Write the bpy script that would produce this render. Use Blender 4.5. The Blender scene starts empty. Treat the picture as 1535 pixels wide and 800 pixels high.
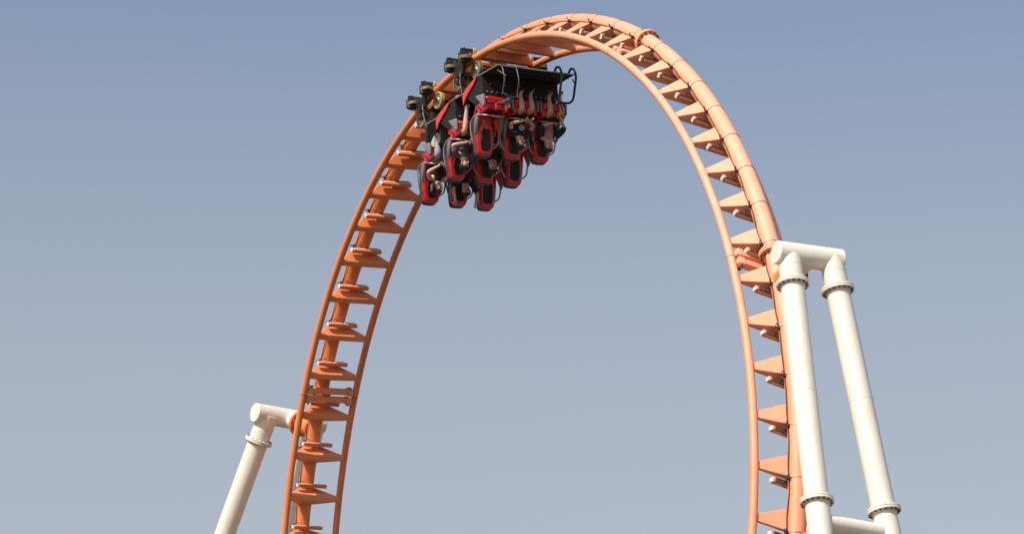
import bpy, bmesh, math, random
import numpy as np
from mathutils import Vector, Matrix
rad = math.radians
random.seed(4)
SC = bpy.context.scene
COL = SC.collection
GZ = 22.4                                   # height of the survey origin above the ground

# ------------------------------------------------------------------ camera
cam_d = bpy.data.cameras.new('camera')
cam = bpy.data.objects.new('camera', cam_d)
COL.objects.link(cam)
cam_d.sensor_width = 36.0
cam_d.lens = 36.0 * 5019.55 / 1535.0
cam_d.clip_start = 0.5
cam_d.clip_end = 30000.0
YAW, PITCH = -0.96849, 0.33222
cam.location = (59.91802, -37.70779, -20.76235 + GZ)
cF = Vector((math.sin(YAW) * math.cos(PITCH), math.cos(YAW) * math.cos(PITCH), math.sin(PITCH)))
cam.rotation_euler = cF.to_track_quat('-Z', 'Y').to_euler()
SC.camera = cam

# ------------------------------------------------------------------ sky, sun, exposure
SUN_AZ = -37.0                              # degrees to the left of the camera, behind it
SUN_EL = 43.0
fh = Vector((math.sin(YAW), math.cos(YAW), 0))
rh = Vector((math.cos(YAW), -math.sin(YAW), 0))
a = rad(-SUN_AZ)
hz = -fh * math.cos(a) - rh * math.sin(a)
S = Vector((hz.x * math.cos(rad(SUN_EL)), hz.y * math.cos(rad(SUN_EL)), math.sin(rad(SUN_EL))))
world = bpy.data.worlds.new('World')
SC.world = world
world.use_nodes = True
wn = world.node_tree.nodes
bg = wn['Background']
sky = wn.new('ShaderNodeTexSky')
sky.sky_type = 'NISHITA'
sky.sun_disc = False
sky.sun_elevation = rad(SUN_EL)
sky.sun_rotation = math.atan2(S.x, S.y)
sky.altitude = 0
sky.air_density = 1.0
sky.dust_density = 2.0
sky.ozone_density = 1.5
# milky haze layer that thickens towards the horizon, the same all the way round
wtc = wn.new('ShaderNodeTexCoord')
wsep = wn.new('ShaderNodeSeparateXYZ')
wl = world.node_tree.links
wl.new(wtc.outputs['Generated'], wsep.inputs[0])
ramp = wn.new('ShaderNodeValToRGB')
els = ramp.color_ramp.elements
els[0].position = 0.0; els[0].color = (0.60,) * 3 + (1,)
els[1].position = 1.0; els[1].color = (0.0,) * 3 + (1,)
for p_, v_ in ((0.25, 0.51), (0.33, 0.37), (0.41, 0.10), (0.55, 0.03)):
    e_ = els.new(p_); e_.color = (v_,) * 3 + (1,)
ramp.color_ramp.interpolation = 'B_SPLINE'
wl.new(wsep.outputs['Z'], ramp.inputs[0])
veil = wn.new('ShaderNodeMix'); veil.data_type = 'RGBA'
wl.new(ramp.outputs[0], veil.inputs['Factor'])
veil.inputs['B'].default_value = (4.7, 4.5, 4.2, 1)
wl.new(sky.outputs[0], veil.inputs['A'])
wl.new(veil.outputs['Result'], bg.inputs[0])
bg.inputs[1].default_value = 0.13
sun_d = bpy.data.lights.new('sun', 'SUN')
sun = bpy.data.objects.new('sun', sun_d)
COL.objects.link(sun)
sun.rotation_euler = S.to_track_quat('Z', 'Y').to_euler()
sun.location = (40, -40, 60)
sun_d.energy = 4.5
sun_d.angle = rad(0.5)
sun_d.color = (1.0, 0.94, 0.85)
SC.view_settings.view_transform = 'Standard'
SC.view_settings.look = 'None'
SC.view_settings.gamma = 1
SC.view_settings.exposure = 0.0

# ------------------------------------------------------------------ materials
def mat(name, col, rough=0.5, metal=0.0, var=0.08, scale=6.0, bump=0.0, coat=0.0):
    m = bpy.data.materials.new(name)
    m.use_nodes = True
    nt = m.node_tree
    b = nt.nodes['Principled BSDF']
    b.inputs['Roughness'].default_value = rough
    b.inputs['Metallic'].default_value = metal
    if coat:
        b.inputs['Coat Weight'].default_value = coat
        b.inputs['Coat Roughness'].default_value = 0.15
    tc = nt.nodes.new('ShaderNodeTexCoord')
    n = nt.nodes.new('ShaderNodeTexNoise')
    n.inputs['Scale'].default_value = scale
    n.inputs['Detail'].default_value = 5
    n.inputs['Roughness'].default_value = 0.65
    nt.links.new(tc.outputs['Object'], n.inputs['Vector'])
    r = nt.nodes.new('ShaderNodeValToRGB')
    r.color_ramp.elements[0].position = 0.3
    r.color_ramp.elements[1].position = 0.7
    r.color_ramp.elements[0].color = tuple(c * (1 - var) for c in col) + (1,)
    r.color_ramp.elements[1].color = tuple(min(1, c * (1 + var)) for c in col) + (1,)
    nt.links.new(n.outputs['Fac'], r.inputs[0])
    nt.links.new(r.outputs[0], b.inputs['Base Color'])
    rr = nt.nodes.new('ShaderNodeMapRange')
    rr.inputs['To Min'].default_value = max(0, rough - 0.08)
    rr.inputs['To Max'].default_value = min(1, rough + 0.08)
    nt.links.new(n.outputs['Fac'], rr.inputs['Value'])
    nt.links.new(rr.outputs[0], b.inputs['Roughness'])
    if bump:
        bp = nt.nodes.new('ShaderNodeBump')
        bp.inputs['Strength'].default_value = bump
        bp.inputs['Distance'].default_value = 0.01
        nt.links.new(n.outputs['Fac'], bp.inputs['Height'])
        nt.links.new(bp.outputs[0], b.inputs['Normal'])
    return m

def paint_orange():
    """Enamel; 'fade' (kept on the steel itself) mixes in peach for sun-bleached paint and some painted highlight."""
    m = bpy.data.materials.new('orange_enamel')
    m.use_nodes = True
    nt = m.node_tree
    b = nt.nodes['Principled BSDF']
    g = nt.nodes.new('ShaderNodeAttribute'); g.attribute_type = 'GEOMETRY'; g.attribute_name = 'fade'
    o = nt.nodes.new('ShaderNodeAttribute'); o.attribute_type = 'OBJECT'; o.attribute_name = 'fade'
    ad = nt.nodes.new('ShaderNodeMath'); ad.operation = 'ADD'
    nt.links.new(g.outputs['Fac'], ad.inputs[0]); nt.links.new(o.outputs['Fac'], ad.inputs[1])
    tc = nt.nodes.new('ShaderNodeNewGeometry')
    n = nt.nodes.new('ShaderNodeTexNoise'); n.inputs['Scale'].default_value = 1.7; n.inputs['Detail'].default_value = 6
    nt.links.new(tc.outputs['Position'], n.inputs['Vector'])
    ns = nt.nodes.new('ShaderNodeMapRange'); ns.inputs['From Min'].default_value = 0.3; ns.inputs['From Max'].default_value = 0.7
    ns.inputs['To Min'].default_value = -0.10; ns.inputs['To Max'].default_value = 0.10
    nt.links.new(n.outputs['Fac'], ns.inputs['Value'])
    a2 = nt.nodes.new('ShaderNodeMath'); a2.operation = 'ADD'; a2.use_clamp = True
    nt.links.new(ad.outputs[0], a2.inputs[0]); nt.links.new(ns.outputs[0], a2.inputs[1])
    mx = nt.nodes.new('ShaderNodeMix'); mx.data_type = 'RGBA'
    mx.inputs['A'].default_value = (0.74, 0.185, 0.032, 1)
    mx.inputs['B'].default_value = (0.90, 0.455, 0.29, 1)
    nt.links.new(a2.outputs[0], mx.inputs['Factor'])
    # streaks and grime
    n2 = nt.nodes.new('ShaderNodeTexNoise'); n2.inputs['Scale'].default_value = 9; n2.inputs['Detail'].default_value = 8
    n2.inputs['Roughness'].default_value = 0.75
    nt.links.new(tc.outputs['Position'], n2.inputs['Vector'])
    r2 = nt.nodes.new('ShaderNodeValToRGB')
    r2.color_ramp.elements[0].position = 0.27; r2.color_ramp.elements[0].color = (0.62, 0.55, 0.5, 1)
    r2.color_ramp.elements[1].position = 0.42; r2.color_ramp.elements[1].color = (1, 1, 1, 1)
    nt.links.new(n2.outputs['Fac'], r2.inputs[0])
    ml = nt.nodes.new('ShaderNodeMix'); ml.data_type = 'RGBA'; ml.blend_type = 'MULTIPLY'; ml.inputs['Factor'].default_value = 0.8
    nt.links.new(mx.outputs['Result'], ml.inputs['A']); nt.links.new(r2.outputs[0], ml.inputs['B'])
    # rubbed, greasy strip where the wheels run
    w = nt.nodes.new('ShaderNodeAttribute'); w.attribute_type = 'GEOMETRY'; w.attribute_name = 'wear'
    wm = nt.nodes.new('ShaderNodeMath'); wm.operation = 'MULTIPLY'
    wr_ = nt.nodes.new('ShaderNodeMapRange'); wr_.inputs['From Min'].default_value = 0.35; wr_.inputs['From Max'].default_value = 0.6
    wr_.inputs['To Min'].default_value = 0.0; wr_.inputs['To Max'].default_value = 0.55
    nt.links.new(n.outputs['Fac'], wr_.inputs['Value'])
    nt.links.new(w.outputs['Fac'], wm.inputs[0]); nt.links.new(wr_.outputs[0], wm.inputs[1])
    mw = nt.nodes.new('ShaderNodeMix'); mw.data_type = 'RGBA'; mw.inputs['B'].default_value = (0.10, 0.055, 0.035, 1)
    nt.links.new(wm.outputs[0], mw.inputs['Factor']); nt.links.new(ml.outputs['Result'], mw.inputs['A'])
    nt.links.new(mw.outputs['Result'], b.inputs['Base Color'])
    b.inputs['Roughness'].default_value = 0.52
    return m

M = {
    'orange': paint_orange(),
    'white': mat('cream_white_enamel', (0.80, 0.748, 0.635), 0.45, 0, 0.04, 2.5),
    'bolt': mat('dark_steel_bolt', (0.10, 0.07, 0.05), 0.6, 0.3),
    'cable': mat('black_cable', (0.05, 0.035, 0.03), 0.6),
    'band': mat('steel_band', (0.33, 0.28, 0.25), 0.5, 0.4),
    'diff': mat('white_diffuser', (0.64, 0.61, 0.55), 0.4, 0, 0.03),
    'shaded_metal': mat('brown_shaded_housing', (0.16, 0.11, 0.085), 0.45, 0.3),
    'black': mat('black_panel', (0.018, 0.0172, 0.0158), 0.65, 0, 0.25, 9),
    'trim': mat('grey_metal_trim', (0.42, 0.42, 0.41), 0.4, 0.5),
    'red': mat('red_moulding', (0.56, 0.010, 0.016), 0.32, 0, 0.10, 8, coat=0.3),
    'hollow_red': mat('hollow_shade_red', (0.10, 0.004, 0.006), 0.8, 0, 0.2, 14, 0.3),
    'redfin': mat('red_paint', (0.68, 0.045, 0.035), 0.4, 0, 0.06, 8),
    'pad': mat('dark_seat_padding', (0.035, 0.033, 0.030), 0.75, 0, 0.2, 14, 0.3),
    'grey': mat('grey_moulding', (0.19, 0.19, 0.19), 0.5, 0, 0.08),
    'dgrey': mat('dark_grey_shell', (0.035, 0.037, 0.034), 0.5),
    'tube': mat('grey_tube', (0.34, 0.335, 0.32), 0.35, 0.55),
    'btube': mat('dark_blue_black_tube', (0.018, 0.024, 0.034), 0.35, 0, 0.1),
    'gtube': mat('dull_grey_tube', (0.10, 0.10, 0.10), 0.4, 0.4),
    'mach': mat('oily_dark_steel', (0.04, 0.036, 0.026), 0.5, 0.5, 0.35, 12),
    'wheel': mat('worn_steel_wheel', (0.40, 0.37, 0.31), 0.38, 0.7, 0.2, 10),
    'tyre': mat('tan_wheel_tread', (0.42, 0.27, 0.09), 0.5, 0, 0.2, 10),
    'dtyre': mat('brown_wheel_tread', (0.16, 0.12, 0.07), 0.55, 0, 0.3, 10),
    'beige': mat('beige_lit_wall', (0.50, 0.47, 0.37), 0.5),
    'olive': mat('olive_lit_wall', (0.10, 0.105, 0.075), 0.6),
}

def weather(m, streak=(0.50, 0.43, 0.34), amount=0.22):
    nt = m.node_tree; b = nt.nodes['Principled BSDF']
    src = b.inputs['Base Color'].links[0].from_socket
    g = nt.nodes.new('ShaderNodeNewGeometry')
    mp = nt.nodes.new('ShaderNodeMapping'); mp.inputs['Scale'].default_value = (7, 7, 0.28)
    nt.links.new(g.outputs['Position'], mp.inputs['Vector'])
    n1 = nt.nodes.new('ShaderNodeTexNoise'); n1.inputs['Scale'].default_value = 1.0; n1.inputs['Detail'].default_value = 4
    nt.links.new(mp.outputs[0], n1.inputs['Vector'])
    r1 = nt.nodes.new('ShaderNodeMapRange'); r1.inputs['From Min'].default_value = 0.52; r1.inputs['From Max'].default_value = 0.78
    r1.inputs['To Max'].default_value = amount
    nt.links.new(n1.outputs['Fac'], r1.inputs['Value'])
    n2 = nt.nodes.new('ShaderNodeTexNoise'); n2.inputs['Scale'].default_value = 14; n2.inputs['Detail'].default_value = 3
    nt.links.new(g.outputs['Position'], n2.inputs['Vector'])
    r2 = nt.nodes.new('ShaderNodeMapRange'); r2.inputs['From Min'].default_value = 0.70; r2.inputs['From Max'].default_value = 0.74
    r2.inputs['To Max'].default_value = 0.4
    nt.links.new(n2.outputs['Fac'], r2.inputs['Value'])
    mx = nt.nodes.new('ShaderNodeMath'); mx.operation = 'MAXIMUM'
    nt.links.new(r1.outputs[0], mx.inputs[0]); nt.links.new(r2.outputs[0], mx.inputs[1])
    mc = nt.nodes.new('ShaderNodeMix'); mc.data_type = 'RGBA'; mc.inputs['B'].default_value = streak + (1,)
    nt.links.new(mx.outputs[0], mc.inputs['Factor']); nt.links.new(src, mc.inputs['A'])
    nt.links.new(mc.outputs['Result'], b.inputs['Base Color'])
weather(M['white'])
for k_ in ('black', 'pad'):
    M[k_].node_tree.nodes['Principled BSDF'].inputs['Specular IOR Level'].default_value = 0.25

# ------------------------------------------------------------------ mesh helpers
def mesh_obj(name, verts, faces, m, parent=None, smooth=False, fade=None, mats=None, fmat=None):
    me = bpy.data.meshes.new(name)
    me.from_pydata([tuple(v) for v in verts], [], faces)
    me.update()
    for x in (mats or [m]):
        me.materials.append(x)
    if fmat is not None:
        me.polygons.foreach_set('material_index', fmat)
    if smooth:
        me.polygons.foreach_set('use_smooth', [True] * len(me.polygons))
    if fade is not None:
        at = me.attributes.new('fade', 'FLOAT', 'POINT')
        at.data.foreach_set('value', np.asarray(fade, dtype=np.float32))
    o = bpy.data.objects.new(name, me)
    COL.objects.link(o)
    o.parent = parent
    return o

def bm_obj(name, bm, m, parent=None, smooth_angle=None):
    me = bpy.data.meshes.new(name)
    bmesh.ops.recalc_face_normals(bm, faces=bm.faces)
    bm.to_mesh(me)
    bm.free()
    me.materials.append(m)
    if smooth_angle is not None:
        me.polygons.foreach_set('use_smooth', [True] * len(me.polygons))
        me.set_sharp_from_angle(angle=rad(smooth_angle))
    o = bpy.data.objects.new(name, me)
    COL.objects.link(o)
    o.parent = parent
    return o

def link_copy(o, parent, matrix=None):
    c = o.copy()
    COL.objects.link(c)
    c.parent = parent
    if matrix is not None:
        c.matrix_local = matrix
    return c

def empty(name, label, cat, matrix=None, group=None):
    o = bpy.data.objects.new(name, None)
    COL.objects.link(o)
    o.empty_display_size = 0.2
    if matrix is not None:
        o.matrix_world = matrix
    o['label'] = label
    o['category'] = cat
    if group:
        o['group'] = group
    return o

def catmull(pts, n=6):
    P = [Vector(p) for p in pts]
    P = [P[0] * 2 - P[1]] + P + [P[-1] * 2 - P[-2]]
    out = []
    for i in range(1, len(P) - 2):
        for k in range(n):
            t = k / n
            p0, p1, p2, p3 = P[i - 1], P[i], P[i + 1], P[i + 2]
            out.append(0.5 * ((2 * p1) + (p2 - p0) * t + (2 * p0 - 5 * p1 + 4 * p2 - p3) * t * t + (3 * p1 - p0 - 3 * p2 + p3) * t ** 3))
    out.append(P[-2])
    return out

def add_tube(bm, pts, r, n=10, cap=True, rs=None):
    pts = [Vector(p) for p in pts]
    rings = []
    up = None
    for i, p in enumerate(pts):
        t = (pts[min(i + 1, len(pts) - 1)] - pts[max(i - 1, 0)]).normalized()
        if up is None:
            up = t.orthogonal().normalized()
        up = (up - t * up.dot(t)).normalized()
        s = t.cross(up)
        rr = rs[i] if rs else r
        rings.append([bm.verts.new(p + (up * math.cos(2 * math.pi * k / n) + s * math.sin(2 * math.pi * k / n)) * rr) for k in range(n)])
    for A, B in zip(rings, rings[1:]):
        for k in range(n):
            bm.faces.new((A[k], A[(k + 1) % n], B[(k + 1) % n], B[k]))
    if cap:
        bm.faces.new(rings[0][::-1])
        bm.faces.new(rings[-1])
    return bm

def add_hull(bm, pts):
    vs = [bm.verts.new(p) for p in pts]
    bmesh.ops.convex_hull(bm, input=vs)
    return bm

def add_box(bm, c, s, rot=None, bev=0.0):
    b2 = bmesh.new()
    bmesh.ops.create_cube(b2, size=1)
    bmesh.ops.scale(b2, vec=s, verts=b2.verts)
    if bev:
        bmesh.ops.bevel(b2, geom=b2.edges[:], offset=bev, segments=2, affect='EDGES', profile=0.5)
    mtx = Matrix.Translation(c) @ (rot.to_4x4() if rot else Matrix())
    bmesh.ops.transform(b2, matrix=mtx, verts=b2.verts)
    me = bpy.data.meshes.new('t')
    b2.to_mesh(me); b2.free()
    bm.from_mesh(me)
    bpy.data.meshes.remove(me)
    return bm

def add_disc(bm, c, axis, r, w, n=28, bev=0.0, hole=0.0):
    """short cylinder (or ring) with chamfered rims; axis through c"""
    axis = Vector(axis).normalized()
    u = axis.orthogonal().normalized(); v = axis.cross(u)
    c = Vector(c)
    prof = [(hole, -w / 2), (r - bev, -w / 2), (r, -w / 2 + bev), (r, w / 2 - bev), (r - bev, w / 2), (hole, w / 2)]
    if not bev:
        prof = [(hole, -w / 2), (r, -w / 2), (r, w / 2), (hole, w / 2)]
    rings = []
    for q, h in prof:
        if q < 1e-6:
            rings.append([bm.verts.new(c + axis * h)])
        else:
            rings.append([bm.verts.new(c + axis * h + (u * math.cos(2 * math.pi * k / n) + v * math.sin(2 * math.pi * k / n)) * q) for k in range(n)])
    seq = list(zip(rings, rings[1:]))
    if hole:
        seq.append((rings[-1], rings[0]))
    for A, B in seq:
        for k in range(n):
            k2 = (k + 1) % n
            if len(A) == 1:
                bm.faces.new((A[0], B[k2], B[k]))
            elif len(B) == 1:
                bm.faces.new((A[k], A[k2], B[0]))
            else:
                bm.faces.new((A[k], A[k2], B[k2], B[k]))
    return bm

def add_plate(bm, outline, y0, y1, bev=0.0):
    """outline in the x-z plane, extruded from y0 to y1"""
    b2 = bmesh.new()
    A = [b2.verts.new((x, y0, z)) for x, z in outline]
    B = [b2.verts.new((x, y1, z)) for x, z in outline]
    n = len(A)
    b2.faces.new(A); b2.faces.new(B[::-1])
    for k in range(n):
        b2.faces.new((A[k], A[(k + 1) % n], B[(k + 1) % n], B[k]))
    bmesh.ops.recalc_face_normals(b2, faces=b2.faces)
    if bev:
        bmesh.ops.bevel(b2, geom=b2.edges[:], offset=bev, segments=2, affect='EDGES', profile=0.5)
    me = bpy.data.meshes.new('t'); b2.to_mesh(me); b2.free()
    bm.from_mesh(me); bpy.data.meshes.remove(me)
    return bm

# ------------------------------------------------------------------ ground
def ground():
    bm = bmesh.new()
    n = 48
    rings = [0.0, 30, 90, 250, 700, 2500, 12000]
    prev = None
    for r in rings:
        if r == 0:
            ring = [bm.verts.new((0, 0, 0))]
        else:
            ring = [bm.verts.new((r * math.cos(2 * math.pi * k / n), r * math.sin(2 * math.pi * k / n), 0)) for k in range(n)]
        if prev:
            for k in range(n):
                if len(prev) == 1:
                    bm.faces.new((prev[0], ring[k], ring[(k + 1) % n]))
                else:
                    bm.faces.new((prev[k], ring[k], ring[(k + 1) % n], prev[(k + 1) % n]))
        prev = ring
    o = bm_obj('ground', bm, mat('sandy_ground', (0.12, 0.105, 0.085), 0.95, 0, 0.2, 0.35, 0.4))
    o['kind'] = 'structure'
    o['label'] = 'pale sandy ground under the coaster'
ground()

# ------------------------------------------------------------------ the loop's centre line
KAP = [-0.03503, -0.06162, -0.08809, -0.10204, -0.103, -0.08377, -0.07608, -0.06585, -0.06768, -0.07659, -0.0855]
TH0, X0, Z0, GAUGE, DROP = 1.40112, -7.22481, -3.83514, 1.41271, 0.40372
DRIFT, TW = -0.10549, (-0.02957, 0.18956, 0.17648)
s_in = np.linspace(-4, 38, 841)
dS = s_in[1] - s_in[0]
k_in = np.interp(s_in, np.linspace(-4, 38, 11), KAP)
th = TH0 + np.concatenate([[0], np.cumsum((k_in[1:] + k_in[:-1]) / 2 * dS)])
xx = X0 + np.concatenate([[0], np.cumsum(np.cos((th[1:] + th[:-1]) / 2) * dS)])
zz = Z0 + np.concatenate([[0], np.cumsum(np.sin((th[1:] + th[:-1]) / 2) * dS)])
s_all, th_all, x_all, z_all = list(s_in), list(th), list(xx), list(zz)
s_, t_, x_, z_ = s_in[0], th[0], xx[0], zz[0]
while z_ + GZ > 1.2 and t_ < 3.05:          # down to the loop's foot on the left
    k = 0.035 + (0.075 - 0.035) * min(1, (-4 - s_) / 6)
    t_ += k * dS; x_ -= math.cos(t_) * dS; z_ -= math.sin(t_) * dS; s_ -= dS
    s_all.insert(0, s_); th_all.insert(0, t_); x_all.insert(0, x_); z_all.insert(0, z_)
s_, t_, x_, z_ = s_in[-1], th[-1], xx[-1], zz[-1]
while z_ + GZ > 1.2 and t_ > -3.05:         # and on the right
    t_ -= 0.0855 * dS; x_ += math.cos(t_) * dS; z_ += math.sin(t_) * dS; s_ += dS
    s_all.append(s_); th_all.append(t_); x_all.append(x_); z_all.append(z_)
s_all, th_all, x_all, z_all = map(np.array, (s_all, th_all, x_all, z_all))
SMIN, SMAX = s_all[0], s_all[-1]

def frame(s):
    """spine point, tangent, near-side direction and inward direction at the track mark s"""
    t = float(np.interp(s, s_all, th_all))
    x = float(np.interp(s, s_all, x_all)); z = float(np.interp(s, s_all, z_all))
    y = DRIFT * (s - 17)
    T = Vector((math.cos(t), DRIFT, math.sin(t))).normalized()
    L = Vector((0, 1, 0)); L = (L - T * L.dot(T)).normalized()
    N = -T.cross(L)
    u = max(-1.25, min(1.25, (s - 17) / 17))
    if u < 0:
        w = TW[0] + TW[1] * u + TW[2] * u * u
    else:
        w = TW[0] + TW[1] * u * math.exp(-4 * u) + 0.10 * u * u
    L2 = L * math.cos(w) + N * math.sin(w)
    N2 = -L * math.sin(w) + N * math.cos(w)
    return Vector((x, y, z + GZ)), T, -L2, N2

def fmat4(s, origin='spine'):
    P, T, Y, N = frame(s)
    if origin == 'rail':
        P = P + N * DROP
    m = Matrix((T, Y, N)).transposed().to_4x4()
    m.translation = P
    return m

def gauge(s):
    return GAUGE - 0.10 * max(0.0, min(1.0, (s - 17) / 13))

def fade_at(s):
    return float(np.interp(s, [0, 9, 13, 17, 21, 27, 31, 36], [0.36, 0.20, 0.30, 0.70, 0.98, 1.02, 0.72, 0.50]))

def sweep(name, offy, offn, r, n, ds, parent, m, s0=None, s1=None, fade=True, wear=False):
    s0 = SMIN if s0 is None else s0; s1 = SMAX if s1 is None else s1
    ss = np.linspace(s0, s1, int((s1 - s0) / ds) + 1)
    V, Fc, fd, wr = [], [], [], []
    for s in ss:
        P, T, Y, N = frame(s)
        c = P + Y * (offy * gauge(s)) + N * offn
        for k in range(n):
            q = 2 * math.pi * k / n
            V.append(c + (Y * math.cos(q) + N * math.sin(q)) * r)
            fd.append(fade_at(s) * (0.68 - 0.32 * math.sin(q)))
            wr.append(max(0.0, math.sin(q - 0.5 * np.sign(offy))) ** 14 if wear else 0.0)
    for i in range(len(ss) - 1):
        for k in range(n):
            k2 = (k + 1) % n
            Fc.append((i * n + k, i * n + k2, (i + 1) * n + k2, (i + 1) * n + k))
    Fc.append(tuple(range(n - 1, -1, -1)))
    b = (len(ss) - 1) * n
    Fc.append(tuple(range(b, b + n)))
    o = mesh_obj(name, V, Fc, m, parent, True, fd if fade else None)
    at = o.data.attributes.new('wear', 'FLOAT', 'POINT')
    at.data.foreach_set('value', np.asarray(wr, dtype=np.float32))
    return o

# ------------------------------------------------------------------ the track
SR, RR = 0.176, 0.078
P0 = frame(SMIN)[0]
track = empty('roller_coaster_track', 'orange steel coaster loop, faded to peach on its right leg', 'coaster track',
              Matrix.Translation((0, 0, 0)))
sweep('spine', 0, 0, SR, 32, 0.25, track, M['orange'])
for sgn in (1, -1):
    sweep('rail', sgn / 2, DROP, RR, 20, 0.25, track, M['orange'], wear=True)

TIES = [i - (0.13 * min(1, (i - 17) / 8) if i > 17 else 0) - (0.063 if i >= 29 else 0) for i in range(-2, 38)]
def tie_mesh():
    bm = bmesh.new()
    h = GAUGE / 2 - 0.05
    pts = []
    for sy in (1, -1):
        for st in (1, -1):
            pts.append((st * 0.062, sy * h, DROP + 0.035))
            pts.append((st * 0.062, sy * h, DROP - 0.03))
            pts.append((st * 0.205, sy * 0.195, 0.03))
    add_hull(bm, pts)
    bmesh.ops.dissolve_limit(bm, angle_limit=0.02, verts=bm.verts, edges=bm.edges)
    bmesh.ops.bevel(bm, geom=bm.edges[:], offset=0.008, segments=1, affect='EDGES')
    for sy in (1, -1):                       # welded shoes between beam and rail
        add_box(bm, (0, sy * (h + 0.005), DROP), (0.135, 0.09, 0.10), bev=0.012)
    return bm
tie0 = bm_obj('cross_tie', tie_mesh(), M['orange'], track)
bm = bmesh.new()
add_box(bm, (0, 0, 0), (0.08, 0.74, 0.13), bev=0.012)
add_box(bm, (-0.09, 0, -0.02), (0.12, 0.10, 0.05), bev=0.008)
lb0 = bm_obj('light_bar', bm, M['orange'], track)
bm = bmesh.new(); add_box(bm, (0, 0, 0), (0.022, 0.29, 0.042), bev=0.008)
df0 = bm_obj('diffuser', bm, M['diff'], lb0)
bm = bmesh.new(); add_box(bm, (0, 0, 0), (0.085, 0.035, 0.11), bev=0.01)
ec0 = bm_obj('end_cap', bm, M['diff'], lb0)
bm = bmesh.new(); add_box(bm, (0, 0, 0), (0.086, 0.71, 0.02), bev=0.004)
bk0 = bm_obj('back_shade', bm, M['shaded_metal'], lb0)  # dark brown sheet paints the tie's shade on the bar's back
bm = bmesh.new()
add_disc(bm, (0, 0, 0), (1, 0, 0), SR + 0.008, 0.016, 28, 0, SR - 0.004)
cl0 = bm_obj('pipe_clamp', bm, M['band'], track)
bm = bmesh.new()
add_box(bm, (0, 0, 0), (0.07, 0.045, 0.05), bev=0.012)
add_tube(bm, catmull([(0.0, 0.0, 0.02), (0.06, 0.05, 0.06), (0.10, 0.02, 0.12), (0.12, -0.06, 0.14)], 4), 0.009, 6)
add_tube(bm, catmull([(-0.03, 0.02, -0.02), (-0.05, 0.06, -0.06), (0.0, 0.07, -0.03), (0.02, 0.02, 0)], 4), 0.008, 6)
cp0 = bm_obj('cable_clip', bm, M['cable'], track)
CAB = (math.cos(rad(4)), math.sin(rad(4)))   # where the cable lies on the spine (near side)
first = True
for i, s in enumerate(TIES):
    m = fmat4(s)
    ti = tie0 if first else link_copy(tie0, track)
    ti.matrix_local = m @ Matrix.Diagonal((1, gauge(s) / GAUGE, 1, 1))
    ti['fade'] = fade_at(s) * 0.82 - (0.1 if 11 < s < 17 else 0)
    ml = fmat4(s + 0.27) @ Matrix.Translation((0, 0, 0.245))
    lb = lb0 if first else link_copy(lb0, track)
    lb.matrix_local = ml
    lb['fade'] = 0.05
    for k, (o0, y, x, z) in enumerate(((df0, 0.19, 0.040, 0), (df0, -0.19, 0.040, 0), (ec0, 0.385, 0, 0), (ec0, -0.385, 0, 0), (bk0, 0, 0, -0.066))):
        o = o0 if (first and k in (0, 2, 4)) else link_copy(o0, lb)
        o.matrix_local = Matrix.Translation((x, y, z))
    cl = cl0 if first else link_copy(cl0, track)
    cl.matrix_local = fmat4(s + 0.235)
    cp = cp0 if first else link_copy(cp0, track)
    cp.matrix_local = fmat4(s + 0.25) @ Matrix.Translation((0, CAB[0] * (SR + 0.03), CAB[1] * SR)) @ Matrix.Rotation(random.uniform(-0.3, 0.3), 4, 'X')
    first = False
# ties of the loop's foot, below the picture
bm = bmesh.new()
for s in list(np.arange(-3, SMIN + 0.5, -1.0)) + list(np.arange(38, SMAX - 0.5, 1.0)):
    b2 = tie_mesh(); b2.transform(fmat4(float(s)))
    me = bpy.data.meshes.new('t'); b2.to_mesh(me); b2.free(); bm.from_mesh(me); bpy.data.meshes.remove(me)
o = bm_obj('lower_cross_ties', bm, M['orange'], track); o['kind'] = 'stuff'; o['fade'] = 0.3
# the electric cable along the spine, sagging a little between clips
pts = []
for s in np.arange(-3, 38.01, 0.125):
    P, T, Y, N = frame(float(s))
    ph = (s - 0.25) % 1.0
    sag = 0.014 * math.sin(math.pi * ph) + 0.006 * math.sin(7.3 * s)
    pts.append(P + Y * (CAB[0] * (SR + 0.012 + 0.018 * math.sin(math.pi * ph) ** 2)) + N * (CAB[1] * SR + sag))
bm = bmesh.new(); add_tube(bm, pts, 0.0105, 7)
bm_obj('light_cable', bm, M['cable'], track, 60)

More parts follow.
